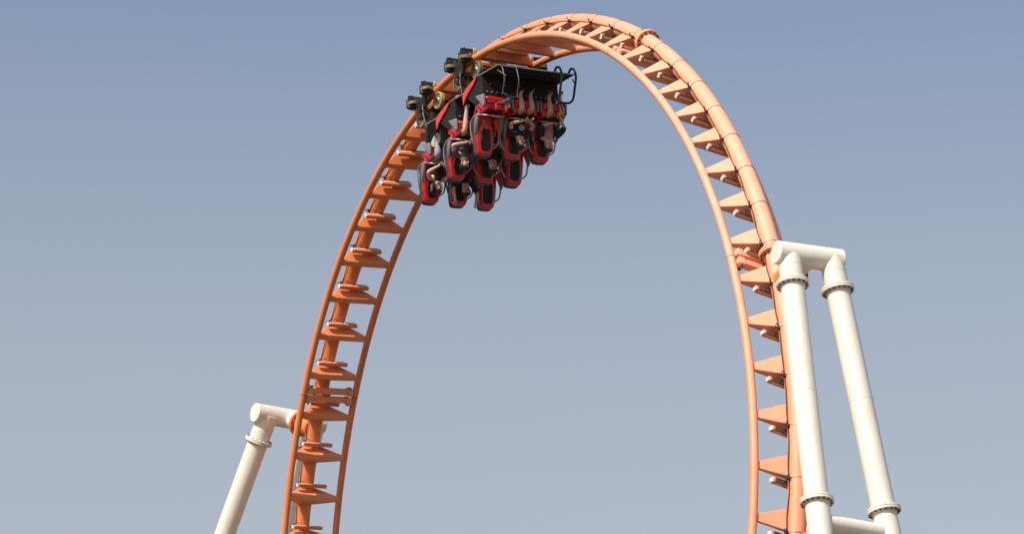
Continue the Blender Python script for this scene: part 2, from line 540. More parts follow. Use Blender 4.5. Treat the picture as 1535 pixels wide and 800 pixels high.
# bolted joints: flange on the spine, spliced double beam between the rails
def splice(s, beams=True):
    m = fmat4(s)
    bm = bmesh.new()
    for dx in (-0.024, 0.024):
        add_disc(bm, (dx, 0, 0), (1, 0, 0), 0.262, 0.040, 36, 0.006, SR - 0.003)
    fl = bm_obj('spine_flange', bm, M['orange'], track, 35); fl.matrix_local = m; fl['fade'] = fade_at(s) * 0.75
    for k in range(14):
        q = 2 * math.pi * k / 14
        bm = bmesh.new()
        add_disc(bm, (0, 0.222 * math.cos(q), 0.222 * math.sin(q)), (1, 0, 0), 0.022, 0.155, 6)
        bm_obj('flange_bolt', bm, M['bolt'], fl, 30)
    if beams:
        for dx in (-0.10, 0.10):
            bm = bmesh.new()
            add_box(bm, (dx, 0, DROP - 0.05), (0.125, gauge(s) - 0.16, 0.15), bev=0.008)
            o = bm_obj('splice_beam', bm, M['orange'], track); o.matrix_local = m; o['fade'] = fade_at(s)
        for sy in (1, -1):
            bm = bmesh.new()
            for dx in (-0.105, 0.105):
                add_box(bm, (dx, sy * (gauge(s) / 2 - 0.16), DROP - 0.03), (0.165, 0.11, 0.21), bev=0.008)
                add_box(bm, (dx, sy * (gauge(s) / 2 - 0.10), DROP), (0.10, 0.06, 0.09), bev=0.006)
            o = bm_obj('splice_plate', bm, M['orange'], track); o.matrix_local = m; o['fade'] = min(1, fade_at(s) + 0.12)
            bm = bmesh.new()
            for dx in (-0.2, 0.2):
                add_disc(bm, (dx, sy * (gauge(s) / 2 - 0.16), DROP + 0.02), (1, 0, 0), 0.028, 0.04, 6)
                add_disc(bm, (dx, sy * (gauge(s) / 2 - 0.16), DROP - 0.07), (1, 0, 0), 0.022, 0.04, 6)
            o = bm_obj('splice_bolts', bm, M['bolt'], track); o.matrix_local = m; o['kind'] = 'stuff'
            bm = bmesh.new()                # dark seam round the rail
            add_disc(bm, (0, sy * gauge(s) / 2, DROP), (1, 0, 0), RR + 0.0025, 0.012, 18, 0, RR - 0.004)
            o = bm_obj('rail_seam', bm, M['bolt'], track, 40); o.matrix_local = m
splice(2.52); splice(20.5); splice(28.3)

# ------------------------------------------------------------------ white supports
def flange_pair(c, axis, r, parent, m, name='column_flange', rin=0.2, nb=16):
    bm = bmesh.new()
    ax = Vector(axis).normalized()
    for d in (-0.0235, 0.0235):
        add_disc(bm, Vector(c) + ax * d, ax, r, 0.041, 44, 0.006, rin)
    fl = bm_obj(name, bm, m, parent, 35)
    u = ax.orthogonal().normalized(); v = ax.cross(u)
    for k in range(nb):
        q = 2 * math.pi * (k + 0.5) / nb
        bm = bmesh.new()
        add_disc(bm, Vector(c) + (u * math.cos(q) + v * math.sin(q)) * (r - 0.043), ax, 0.023, 0.118, 6)
        bm_obj('flange_bolt', bm, M['bolt'], fl, 30)
    return fl

def pipe(name, pts, r, parent, m, n=40, bev=0.02):
    pts = [Vector(p) for p in pts]
    d0 = (pts[1] - pts[0]).normalized(); d1 = (pts[-1] - pts[-2]).normalized()
    P = [pts[0], pts[0] + d0 * bev] + pts[1:-1] + [pts[-1] - d1 * bev, pts[-1]]
    rs = [r - bev] + [r] * (len(P) - 2) + [r - bev]
    bm = bmesh.new()
    add_tube(bm, P, r, n, True, rs)
    return bm_obj(name, bm, m, parent, 30)

def support(label, s_att, zc, near, far, cols, rb, rc, fl_heights, fr, brace=None):
    """near/far: ends of the head beam; cols: (top point, direction per metre of fall)"""
    n_, f_ = Vector(near) + Vector((0, 0, GZ)), Vector(far) + Vector((0, 0, GZ))
    mid = (n_ + f_) / 2
    foot = Vector((mid.x + cols[0][1][0] * mid.z, mid.y, 0))
    root = empty('track_support', label, 'support frame', Matrix.Translation(foot))
    holder = root
    off = -foot
    def loc(p): return Vector(p) + off
    pipe('head_beam', [loc(n_), loc(f_)], rb, root, M['white'])
    feet = []
    for top, d in cols:
        t = Vector(top) + Vector((0, 0, GZ)); d = Vector(d)
        ft = t + d * (t.z - 0.12)
        feet.append((t, d))
        pipe('column', [loc(t), loc(ft)], rc, root, M['white'], 44, 0.004)
        for h in [0.27] + [fl_heights[0] + 0.1 + 2.05 * k for k in range(1, 9)]:
            if min(abs(h - q) for q in fl_heights) < 0.3:
                continue
            bm = bmesh.new()
            add_disc(bm, loc(t + d * h), d, rc + 0.0035, 0.022, 44, 0.005, rc - 0.003)
            bm_obj('weld_seam', bm, M['white'], root, 60)
        for h in fl_heights:
            c = t + d * h
            flange_pair(loc(c), d, fr, root, M['white'], rin=rc - 0.004)
        bm = bmesh.new()
        add_box(bm, loc((ft.x, ft.y, 0.06)), (1.3, 1.3, 0.12), bev=0.01)
        bm_obj('base_plate', bm, M['white'], root)
    # stub to the spine
    P, T, Y, N = frame(s_att)
    ax = (mid - P)
    L = ax.length; ax.normalize()
    pipe('stub', [loc(mid), loc(P + ax * (L * 0.52 + 0.03))], rb * 0.92, root, M['white'], 36, 0.004)
    flange_pair(loc(P + ax * (L * 0.52)), ax, rb + 0.075, root, M['orange'], 'stub_flange', rb * 0.92 - 0.004, 12)
    pipe('spine_stub', [loc(P + ax * 0.05), loc(P + ax * (L * 0.52 - 0.03))], rb * 0.92, root, M['orange'], 36, 0.004)
    if brace:
        (t1, d1), (t2, d2) = feet
        q1, q2 = t1 + d1 * brace[0], t2 + d2 * brace[1]
        pipe('cross_brace', [loc(q1), loc(q2)], 0.145, root, M['white'], 30, 0.004)
        qm = q1.lerp(q2, 0.30)
        P2 = frame(brace[2])[0]
        ax2 = (qm - P2).normalized(); L2 = (qm - P2).length
        pipe('stub', [loc(qm), loc(P2 + ax2 * (L2 * 0.45 + 0.03))], 0.15, root, M['white'], 30, 0.004)
        flange_pair(loc(P2 + ax2 * (L2 * 0.45)), ax2, 0.235, root, M['white'], 'stub_flange', 0.146, 12)
        pipe('spine_stub', [loc(P2 + ax2 * 0.05), loc(P2 + ax2 * (L2 * 0.45 - 0.03))], 0.15, root, M['orange'], 30, 0.004)
    return root

support('white steel support right of the loop, two columns with bolted flanges', 29.0, -1.0,
        (16.05, -1.83, -1.0), (16.34, -0.55, -1.0),
        [((16.101, -1.562, -1.0), (0.186, -0.058, -1)), ((16.303, -0.755, -1.0), (0.179, 0.058, -1))],
        0.215, 0.215, [0.60, 4.80], 0.298, (5.17, 5.22, 34.25))
support('white steel support left of the loop, flanged column leaning outward', 1.6, 2.0,
        (-6.685, 0.63, 2.0), (-6.64, 2.52, 2.0),
        [((-6.649, 0.99, 2.0), (-0.565, -0.092, -1)), ((-6.645, 2.292, 2.0), (-0.575, 0.092, -1))],
        0.235, 0.245, [0.58, 9.0], 0.332)

# ------------------------------------------------------------------ the train
MT = fmat4(12.3, 'rail')                    # x: travel, y: near side, z: towards the riders' heads
train = empty('roller_coaster_train', 'upside-down black and red open train of three rows hanging below the loop top', 'coaster train', MT)
LIPS = [2.11, 0.85, -0.41]                  # front edge of each row's cushions
ZC = 1.59
SEATY = [0.70, 0.0, -0.70]

def car_segment(x0, front, last):
    fx = 0.64
    prof = [(x0 + fx, 0.875), (x0 + fx, 0.905), (x0 - 0.06, 0.805), (x0 - 0.12, 1.37), (x0 - 0.42, 1.37), (x0 - 0.84, 0.97), (x0 - 0.80, 0.84), (x0 - 0.2, 0.76)]
    if last:
        prof = [(x0 + fx, 0.875), (x0 + fx, 0.905), (x0 - 0.06, 0.825), (x0 - 0.11, 1.37), (x0 - 0.30, 1.37), (x0 - 0.22, 0.79)]
    bm = bmesh.new()
    add_plate(bm, prof, -0.94, 0.94, 0.012)
    fl = bm_obj('floor_panel', bm, M['black'], train)
    edge = [(x0 + fx + 0.012, 0.885), (x0 - 0.2, 0.745)] + ([] if last else [(x0 - 0.82, 0.835)])
    runs = [[(e[0], sy, e[1]) for e in edge] for sy in (0.945, -0.945)]
    if front:
        runs.append([(x0 + fx + 0.014, 0.925, 0.887), (x0 + fx + 0.014, -0.925, 0.887)])
    for q in runs:
        bm = bmesh.new(); add_tube(bm, q, 0.014, 6)
        bm_obj('edge_trim', bm, M['trim'], fl)
    bm = bmesh.new()
    for k in range(15):                      # bolt heads on the riders' side of the panel
        y = -0.84 + 0.12 * k
        add_disc(bm, (x0 - 0.098, y, 1.15), (1, 0, 0.1), 0.017, 0.05, 8)
        if k % 3 == 1:
            add_disc(bm, (x0 - 0.078, y + 0.03, 0.97), (1, 0, 0.1), 0.013, 0.05, 8)
    o = bm_obj('panel_bolts', bm, M['trim'], fl); o['kind'] = 'stuff'
    for q in (0.42, 0.22):
        bm = bmesh.new()
        zq = 0.905 - (0.64 - q) / 0.70 * 0.10
        add_box(bm, (x0 + q, 0, zq + 0.004), (0.02, 1.7, 0.02), bev=0.004)
        bm_obj('panel_rib', bm, M['dgrey'], fl)
    if not last:
        for sy in (1, -1):
            bm = bmesh.new()
            out = [(x0 - 0.19, 0.735), (x0 - 0.50, 0.765), (x0 - 0.80, 0.82), (x0 - 0.92, 0.90), (x0 - 0.93, 1.12), (x0 - 0.80, 1.00), (x0 - 0.62, 0.93), (x0 - 0.40, 0.86)]
            y0, y1 = (0.952, 0.975) if sy > 0 else (-0.975, -0.952)
            add_plate(bm, out, y0, y1, 0.004)
            bm_obj('side_fin', bm, M['redfin'], train)
    return fl
for k, x0 in enumerate(LIPS):
    car_segment(x0, k == 0, k == 2)
# rear row's seat wall, its lit look painted in beige and olive
bm = bmesh.new(); add_plate(bm, [(-0.27, 1.02), (-0.42, 1.00), (-0.46, 1.36), (-0.33, 1.40)], 0.86, 0.935, 0.006)
bm_obj('lit_wall_edge', bm, M['beige'], train)
bm = bmesh.new(); add_plate(bm, [(-0.05, 1.0), (-0.30, 0.98), (-0.34, 1.36), (-0.2, 1.34)], 0.28, 0.86, 0.006)
bm_obj('lit_wall_face', bm, M['olive'], train)

# chassis
bm = bmesh.new()
for sy in (0.45, -0.45):
    add_tube(bm, [(2.3, sy, 0.70), (1.1, sy, 0.66), (-0.2, sy, 0.64), (-1.15, sy, 0.70)], 0.075, 12)
for x in (2.2, 1.1, 0.2, -0.78):
    add_tube(bm, [(x, 0.62, 0.62), (x, -0.62, 0.62)], 0.07, 12)
for x in (1.9, 0.65, -0.6):
    add_box(bm, (x, 0, 0.70), (0.30, 1.2, 0.16), bev=0.02)
bm_obj('chassis', bm, M['mach'], train, 40)

def rail_z(x):                               # height of the rail's centre line over the train's datum
    P, T, Y, N = frame(12.3 + x)
    p = MT.inverted() @ (P + N * DROP)
    return p
def wheel(parent, c, axis, r, w, tread, hub):
    bm = bmesh.new()
    add_disc(bm, c, axis, r, w, 30, 0.012, r * 0.80)
    wo = bm_obj('wheel', bm, tread, parent, 40)
    bm = bmesh.new()
    ax = Vector(axis).normalized()
    add_disc(bm, c, ax, r * 0.805, w * 0.62, 30, 0.008)
    add_disc(bm, c, ax, r * 0.36, w * 1.1, 18, 0.01)
    for k in range(5):
        q = 2 * math.pi * k / 5
        u = ax.orthogonal().normalized(); v = ax.cross(u)
        add_disc(bm, Vector(c) + (u * math.cos(q) + v * math.sin(q)) * r * 0.56, ax, r * 0.07, w * 0.8, 8)
    bm_obj('rim', bm, hub, wo, 40)
def bogie(xc, sgn):
    p = rail_z(xc)
    p2, p1 = rail_z(xc + 0.35), rail_z(xc - 0.35)
    d = (p2 - p1).normalized()
    yd = Vector((0, sgn, 0))
    nz = d.cross(Vector((0, 1, 0)))
    R = Matrix((d, Vector((0, 1, 0)), nz)).transposed().to_4x4()
    R.translation = Vector((p.x, sgn * GAUGE / 2 + p.y, p.z))
    root = bpy.data.objects.new('wheel_bogie', None)
    # carrier plates, built round the rail
    bm = bmesh.new()
    y = sgn
    add_plate(bm, [(-0.50, 0.34), (-0.34, 0.44), (0.34, 0.44), (0.50, 0.34), (0.30, 0.16), (-0.30, 0.16)], y * -0.13, y * -0.07, 0.01)
    add_plate(bm, [(-0.16, 0.30), (0.16, 0.30), (0.24, 0.10), (0.44, 0.07), (0.45, -0.05), (0.36, -0.16), (0.20, -0.14), (0.10, 0.0), (-0.10, 0.0), (-0.20, -0.14), (-0.36, -0.16), (-0.45, -0.05), (-0.44, 0.07), (-0.24, 0.10)], y * 0.16, y * 0.225, 0.012)
    for sx in (0.33, -0.33):
        add_box(bm, (sx, y * 0.24, 0.05), (0.16, 0.20, 0.08), bev=0.015)
        add_box(bm, (sx + 0.02, y * 0.24, -0.10), (0.13, 0.16, 0.07), bev=0.015)
        add_tube(bm, [(sx, y * 0.25, -0.16), (sx, y * 0.25, 0.12)], 0.05, 10)
        add_tube(bm, [(sx - 0.03, y * 0.30, -0.20), (sx - 0.03, y * 0.02, -0.20)], 0.042, 10)
        add_tube(bm, [(sx - 0.16, y * 0.24, -0.20), (sx + 0.02, y * 0.24, -0.21)], 0.032, 8)
        add_disc(bm, (sx, y * 0.34, 0.0), (0, 0, 1), 0.05, 0.22, 10, 0.01)
        add_tube(bm, [(sx * 1.27, y * 0.075, RR + 0.20), (sx * 1.27, -y * 0.25, RR + 0.20)], 0.045, 10)
    add_tube(bm, [(0, y * 0.19, 0.30), (0, -y * 0.10, 0.62)], 0.085, 12)
    add_box(bm, (0, -y * 0.02, 0.46), (0.32, 0.22, 0.30), bev=0.03)
    add_box(bm, (-0.13, y * 0.12, 0.40), (0.12, 0.20, 0.12), bev=0.02)
    b = bm_obj('wheel_bogie', bm, M['mach'], train, 40)
    bpy.data.objects.remove(root)
    b.matrix_local = R
    for k, sx in enumerate((0.42, -0.42)):
        wheel(b, (sx, 0.0, RR + 0.20), (0, 1, 0), 0.20, 0.10, M['tyre'] if xc < 0 or sx < 0 else M['dtyre'], M['wheel'])
    for sx in (0.33, -0.33):
        wheel(b, (sx, y * (RR + 0.155), 0), (0, 0, 1), 0.155, 0.085, M['dtyre'], M['mach'])
        wheel(b, (sx - 0.03, 0, -RR - 0.095), (0, 1, 0), 0.095, 0.08, M['tyre'], M['wheel'])
    bm = bmesh.new()
    add_tube(bm, [(0.06, y * 0.21, 0.18), (0.02, y * 0.22, 0.42), (-0.12, y * 0.10, 0.68)], 0.016, 8)
    bm_obj('brake_rod', bm, M['trim'], b, 50)
    return b
for xc in (1.20, -0.74):
    for sgn in (1, -1):
        bogie(xc, sgn)

# front guard hoops
for sgn in (1, -1):
    for y in (0.50, 0.85):
        bm = bmesh.new()
        pts = [(2.62, sgn * y, 0.93), (2.72, sgn * y, 0.82), (2.82, sgn * y, 0.79), (2.93, sgn * y, 0.88), (2.955, sgn * y, 1.06), (2.86, sgn * y, 1.25), (2.735, sgn * y, 1.46)]
        if sgn > 0:
            pts = [(2.755, y, 0.90)] + [(2.80, y, 1.0)] + [(p[0] - 0.05, p[1], p[2]) for p in pts[5:]]
        if y > 0.6:
            pts += [(2.68, sgn * 0.79, 1.535), (2.66, sgn * 0.70, 1.55), (2.66, sgn * 0.50, 1.55)]
        else:
            pts += [(2.67, sgn * 0.49, 1.545), (2.65, sgn * 0.45, 1.60)]
        add_tube(bm, catmull(pts, 5), 0.027 if sgn < 0 else 0.015, 10)
        bm_obj('guard_hoop', bm, M['btube'] if sgn < 0 else M['gtube'], train, 60)
    for pts in ([(2.70, sgn * 0.92, 0.98), (2.90, sgn * 0.85, 1.20)],
                catmull([(2.66, sgn * 0.60, 1.55), (2.55, sgn * 0.72, 1.60), (2.40, sgn * 0.84, 1.60)], 4),
                catmull([(2.66, sgn * 0.55, 1.55), (2.54, sgn * 0.66, 1.62), (2.40, sgn * 0.78, 1.62)], 4)):
        bm = bmesh.new(); add_tube(bm, pts, 0.015, 8)
        bm_obj('guard_brace', bm, M['btube'] if sgn < 0 else M['gtube'], train, 60)

# --- seats
def shell_mesh(zs, ws, x_front, thick, rim=0.05, cx=0.0):
    """a seat-back moulding: rows (z, half width), front face curving round the sides"""
    V, F_ = [], []
    n = 12
    for z, w, xf in zip(zs, ws, x_front):
        for k in range(n):
            q = math.pi * 2 * k / n
            cxs, sn = math.cos(q), math.sin(q)
            y = w * (abs(sn) ** 0.55) * (1 if sn >= 0 else -1)
            x = xf - thick / 2 + thick / 2 * (abs(cxs) ** 0.6) * (1 if cxs >= 0 else -1)
            if cxs > 0.2:
                x += 0.06 * (abs(y) / max(w, 1e-4)) ** 2 - 0.03
            V.append((x, y, z))
    r = len(zs)
    for i in range(r - 1):
        for k in range(n):
            k2 = (k + 1) % n
            F_.append((i * n + k, i * n + k2, (i + 1) * n + k2, (i + 1) * n + k))
    F_.append(tuple(range(n - 1, -1, -1))); F_.append(tuple(range((r - 1) * n, r * n)))
    return V, F_

def subsurf(o, lv=2):
    md = o.modifiers.new('s', 'SUBSURF'); md.levels = lv; md.render_levels = lv
    dg = bpy.context.evaluated_depsgraph_get()
    me = bpy.data.meshes.new_from_object(o.evaluated_get(dg))
    o.modifiers.clear(); o.data = me
    me.polygons.foreach_set('use_smooth', [True] * len(me.polygons))

def make_seat():
    root = bpy.data.objects.new('seat', None); COL.objects.link(root); root.parent = train
    # red back moulding
    zs = [-0.16, -0.10, 0.05, 0.22, 0.38, 0.50, 0.60, 0.69, 0.735, 0.75]
    ws = [0.21, 0.235, 0.24, 0.235, 0.232, 0.222, 0.205, 0.19, 0.165, 0.13]
    def xb(z): return -0.44 - 0.28 * (z + 0.16)
    V, F_ = shell_mesh(zs, ws, [xb(z) for z in zs], 0.19)
    o = mesh_obj('backrest', V, F_, M['red'], root, True); subsurf(o, 1)
    # dark outer shell behind it
    V, F_ = shell_mesh(zs, [w * 1.02 for w in ws], [xb(z) - 0.11 for z in zs], 0.15)
    V = [(v[0], v[1], v[2] + 0.006) for v in V]
    o = mesh_obj('outer_shell', V, F_, M['dgrey'], root, True); subsurf(o, 1)
    # padding
    pz = [0.20, 0.24, 0.36, 0.52, 0.64, 0.685]
    pw = [0.06, 0.11, 0.125, 0.13, 0.12, 0.08]
    V, F_ = shell_mesh(pz, pw, [xb(z) + 0.005 for z in pz], 0.09)
    o = mesh_obj('back_pad', V, F_, M['pad'], root, True); subsurf(o, 1)
    # red lower-back wedges either side of the waist
    for sy in (1, -1):
        bm = bmesh.new()
        add_hull(bm, [(-0.46, sy * 0.24, -0.1), (-0.30, sy * 0.265, -0.06), (-0.32, sy * 0.20, -0.02), (-0.50, sy * 0.24, 0.36), (-0.44, sy * 0.255, 0.30), (-0.46, sy * 0.13, 0.10)])
        bmesh.ops.bevel(bm, geom=bm.edges[:], offset=0.012, segments=2, affect='EDGES')
        bm_obj('side_bolster', bm, M['red'], root, 40)
    # cushion with two leg troughs
    bm = bmesh.new()
    add_box(bm, (-0.26, 0, -0.20), (0.50, 0.50, 0.10), bev=0.03)
    add_box(bm, (-0.05, 0, -0.10), (0.13, 0.075, 0.24), bev=0.03)
    for sy in (1, -1):
        add_box(bm, (-0.18, sy * 0.245, -0.09), (0.38, 0.075, 0.26), bev=0.03)
        add_box(bm, (-0.012, sy * 0.125, -0.18), (0.075, 0.20, 0.13), bev=0.03)
    add_box(bm, (0.0, 0, -0.225), (0.08, 0.50, 0.10), bev=0.03)
    add_box(bm, (-0.045, 0, -0.12), (0.075, 0.50, 0.24), bev=0.035)
    bm_obj('cushion', bm, M['red'], root, 50)
    for sy in (1, -1):
        bm = bmesh.new(); add_box(bm, (-0.20, sy * 0.125, -0.125), (0.34, 0.16, 0.06), bev=0.02)
        bm_obj('seat_pad', bm, M['pad'], root, 50)
        bm = bmesh.new(); add_box(bm, (-0.012, sy * 0.125, -0.085), (0.03, 0.13, 0.09), bev=0.012)
        bm_obj('leg_hollow', bm, M['hollow_red'], root, 50)  # deep red block paints the shade inside a leg hollow
    # grey hip shields and side pads
    for sy in (1, -1):
        bm = bmesh.new()
        out = [(-0.30, -0.40), (0.03, -0.31), (0.07, -0.25), (0.03, -0.05), (-0.04, -0.04)]
        add_plate(bm, out, min(sy * 0.29, sy * 0.325), max(sy * 0.29, sy * 0.325), 0.008)
        bm_obj('hip_shield', bm, M['grey'], root, 40)
        bm = bmesh.new()                     # curved hip pad beside the bar
        add_tube(bm, catmull([(-0.30, sy * 0.285, 0.00), (-0.35, sy * 0.295, 0.06), (-0.41, sy * 0.30, 0.17), (-0.49, sy * 0.29, 0.31), (-0.54, sy * 0.27, 0.40)], 4), 0.04, 12, True,
                 [0.012, 0.026, 0.036, 0.042, 0.046, 0.050, 0.052, 0.053, 0.053, 0.052, 0.049, 0.045, 0.041, 0.036, 0.030, 0.022, 0.010])
        bm_obj('side_pad', bm, M['grey'], root, 60)
        bm = bmesh.new()                     # red arm of the lower restraint
        add_tube(bm, catmull([(-0.20, sy * 0.27, 0.0), (-0.17, sy * 0.34, -0.07), (-0.20, sy * 0.41, -0.10)], 4), 0.018, 8)
        bm_obj('lower_arm', bm, M['red'], root, 60)
    # lap bar
    half = [(-0.72, 0.20, 0.60), (-0.665, 0.30, 0.51), (-0.62, 0.345, 0.28), (-0.56, 0.35, 0.11), (-0.42, 0.345, 0.03), (-0.26, 0.30, 0.055), (-0.12, 0.22, 0.115), (-0.08, 0.10, 0.14)]
    pts = half + [(x, -y, z) for x, y, z in half[::-1]]
    bm = bmesh.new(); add_tube(bm, catmull(pts, 4), 0.018, 10)
    bm_obj('lap_bar', bm, M['tube'], root, 60)
    # strut to the floor
    bm = bmesh.new(); add_box(bm, (-0.28, 0, -0.31), (0.34, 0.34, 0.16), bev=0.02)
    bm_obj('seat_mount', bm, M['black'], root, 40)
    return root
def copy_tree(o, parent):
    c = o.copy(); COL.objects.link(c); c.parent = parent
    for ch in o.children:
        copy_tree(ch, c)
    return c
seat0 = make_seat()
seats = {}
for r, x0 in enumerate(LIPS):
    for q, y in enumerate(SEATY):
        st = seat0 if (r, q) == (0, 0) else copy_tree(seat0, train)
        st.matrix_local = Matrix.Translation((x0, y, ZC))
        seats[(r, q)] = st

# ------------------------------------------------------------------ the riders
def skin_mesh(name, chains, m, parent, lv=1):
    """chains: list of ([points], [radii], parent link or None); joints shared by equal coordinates"""
    V, E, R, idx = [], [], [], {}
    roots = []
    for pts, rs in chains:
        prev = None
        for p, r in zip(pts, rs):
            key = tuple(round(c, 4) for c in p)
            if key not in idx:
                idx[key] = len(V); V.append(tuple(p)); R.append(r)
                if prev is None:
                    roots.append(idx[key])
            if prev is not None and prev != idx[key]:
                E.append((prev, idx[key]))
            prev = idx[key]
    me = bpy.data.meshes.new(name); me.from_pydata(V, E, [])
    o = bpy.data.objects.new(name, me); COL.objects.link(o)
    md = o.modifiers.new('k', 'SKIN')
    md.use_smooth_shade = True; md.branch_smoothing = 0.4
    if not me.skin_vertices:
        bpy.context.view_layer.objects.active = o
    sv = me.skin_vertices[0].data
    for i, r in enumerate(R):
        rr = r if isinstance(r, tuple) else (r, r)
        sv[i].radius = rr
        sv[i].use_root = i in roots
    sb = o.modifiers.new('s', 'SUBSURF'); sb.levels = lv; sb.render_levels = lv
    dg = bpy.context.evaluated_depsgraph_get()
    me2 = bpy.data.meshes.new_from_object(o.evaluated_get(dg))
    o.modifiers.clear(); o.data = me2; me2.name = name
    me2.materials.clear(); me2.materials.append(m)
    me2.polygons.foreach_set('use_smooth', [True] * len(me2.polygons))
    o.parent = parent
    return o

def lerp(a, b, t): return tuple(x + (y - x) * t for x, y in zip(a, b))
def vadd(a, *b): return tuple(sum(c) for c in zip(a, *b))

SKIN = {}
def cloth(name, col, rough=0.85): return mat(name, col, rough, 0, 0.18, 20, 0.3)

def head_mesh(c, turn, m, parent, tilt=0.0, scale=1.0):
    pass

def person(label, seat, skin, shirt, legs, hair, shoe, elbows, wrists, head_turn=0.0, head_tilt=0.0, long_hair=False, trousers=False, sleeve=0.55, tank=False,
           print_mark=None, shades=False, knees=((0.05, 0.135, -0.03), (0.05, -0.135, -0.03)), feet=((0.07, 0.14, -0.41), (0.07, -0.14, -0.41)), jacket=None):
    x0, y0 = LIPS[seat[0]], SEATY[seat[1]]
    root = empty('person', label, 'person', MT @ Matrix.Translation((x0, y0, ZC)), 'riders on the train')
    pel, wai, che, nck = (-0.30, 0, -0.03), (-0.335, 0, 0.14), (-0.375, 0, 0.31), (-0.405, 0, 0.425)
    hb, hc, ht = (-0.395, 0, 0.50), (-0.39, 0, 0.575), (-0.40, 0, 0.635)
    Rm = Matrix.Rotation(head_turn, 4, 'Z') @ Matrix.Rotation(head_tilt, 4, 'Y')
    HS = 1.17
    pv = Vector((-0.405, 0, 0.44))
    def H(p): return tuple(pv + (Rm @ ((Vector(p) - pv) * HS)) + Vector((0.012, 0, -0.028)))
    body = [([pel, wai, che, nck, H(hb), H(hc), H(ht)], [0.10, 0.085, 0.085 if not tank or jacket else 0.11, 0.056, 0.076 * HS, 0.091 * HS, 0.074 * HS])]
    # jaw and nose
    body.append(([H(hb), H((-0.345, 0, 0.505))], [0.076 * HS, 0.05 * HS]))
    fing = []
    shirt_ch = [([vadd(pel, (0, 0, 0.0)), wai, che, (-0.393, 0, 0.372), (-0.402, 0, 0.415)], [(0.15, 0.15), (0.135, 0.135), (0.142, 0.142), 0.115, 0.078])]
    for k, sy in ((0, 1), (1, -1)):
        sh = (-0.385, sy * 0.175, 0.365)
        el, wr = elbows[k], wrists[k]
        mid = lerp(sh, el, 0.5); fm = lerp(el, wr, 0.35)
        body.append(([che, sh, mid, el, fm, wr], [0.09, 0.058, 0.052, 0.043, 0.044, 0.030]))
        # palm and fingers
        d = (Vector(wr) - Vector(el)).normalized()
        side = d.cross(Vector((0, sy, 0.15))).normalized() if abs(d.y) < 0.9 else Vector((0, 0, 1))
        acr = d.cross(side).normalized()
        palm = Vector(wr) + d * 0.065
        body.append(([wr, tuple(palm)], [0.028, 0.036]))
        raised = wr[2] > 0.6
        for f in range(4):
            off = acr * (-0.030 + 0.020 * f)
            ln = (0.068, 0.078, 0.074, 0.058)[f]
            c1 = 0.35 if raised else 0.9
            b0 = palm + off * 0.8
            b1 = b0 + d * ln * 0.5 + side * ln * 0.15
            b2 = b1 + d * ln * 0.35 * (1 - c1 * 0.6) + side * ln * 0.5 * c1
            b3 = b2 + d * ln * 0.1 - d * ln * 0.25 * (c1 > 0.5) + side * ln * 0.35 * c1
            fing.append(([tuple(b0), tuple(b1), tuple(b2), tuple(b3)], [0.012, 0.010, 0.009, 0.008]))
        tb = Vector(wr) + d * 0.03 + acr * -0.026
        fing.append(([tuple(tb), tuple(tb + d * 0.03 + acr * -0.03), tuple(tb + d * 0.055 + acr * -0.03 + side * 0.02)], [0.014, 0.011, 0.009]))
        if not tank:
            q = lerp(sh, el, sleeve)
            shirt_ch.append(([(-0.393, 0, 0.372), lerp((-0.393, 0, 0.372), sh, 0.6), sh, q, lerp(sh, el, sleeve + 0.04)], [0.10, 0.082, 0.078, 0.068, 0.064]))
        # legs
        hip = (-0.27, sy * 0.095, -0.06)
        kn, an = knees[k], feet[k]
        body.append(([pel, hip, lerp(hip, kn, 0.5), kn, lerp(kn, an, 0.35), an], [0.10, 0.09, 0.084, 0.068, 0.066, 0.042]))
        toe = vadd(an, (0.14, 0, -0.055))
        body.append(([an, vadd(an, (0.04, 0, -0.05)), toe], [0.042, 0.04, 0.03]))
    b = skin_mesh('body', body + fing, skin, root, 2)
    sm = skin_mesh('shirt', shirt_ch, shirt, root, 2)
    # trousers or shorts
    leg_ch = []
    for k, sy in ((0, 1), (1, -1)):
        hip = (-0.27, sy * 0.095, -0.06); kn, an = knees[k], feet[k]
        if trousers:
            leg_ch.append(([pel, hip, lerp(hip, kn, 0.5), kn, lerp(kn, an, 0.4), lerp(kn, an, 0.86)], [0.142, 0.10, 0.096, 0.088, 0.076, 0.058]))
        else:
            leg_ch.append(([pel, hip, lerp(hip, kn, 0.45), lerp(hip, kn, 0.62)], [0.142, 0.098, 0.092, 0.09]))
    skin_mesh('trousers' if trousers else 'shorts', leg_ch, legs, root, 2)
    for k, sy in ((0, 1), (1, -1)):
        an = feet[k]
        skin_mesh('shoe', [([vadd(an, (0, 0, -0.01)), vadd(an, (-0.02, 0, -0.06)), vadd(an, (0.06, 0, -0.065)), vadd(an, (0.15, 0, -0.07))], [0.044, 0.048, 0.046, 0.036])], shoe, root, 2)
    # head details
    def blob(name, c, r, mt, sc=(1, 1, 1), par=root):
        bm = bmesh.new(); bmesh.ops.create_icosphere(bm, subdivisions=2, radius=1)
        for v in bm.verts:
            q = Vector((v.co.x * r * sc[0], v.co.y * r * sc[1], v.co.z * r * sc[2])) + Vector(c)
            v.co = Vector(H(q))
        return bm_obj(name, bm, mt, par, 180)
    blob('nose', (-0.312, 0, 0.556), 0.016, skin, (1.2, 0.8, 1.4))
    for sy in (1, -1):
        blob('ear', (-0.40, sy * 0.082, 0.56), 0.026, skin, (0.8, 0.35, 1.2))
        if not shades:
            blob('eye', (-0.322, sy * 0.030, 0.583), 0.012, DARKM, (0.6, 1.3, 0.7))
            blob('eyebrow', (-0.322, sy * 0.031, 0.604), 0.012, hair, (0.6, 1.7, 0.4))
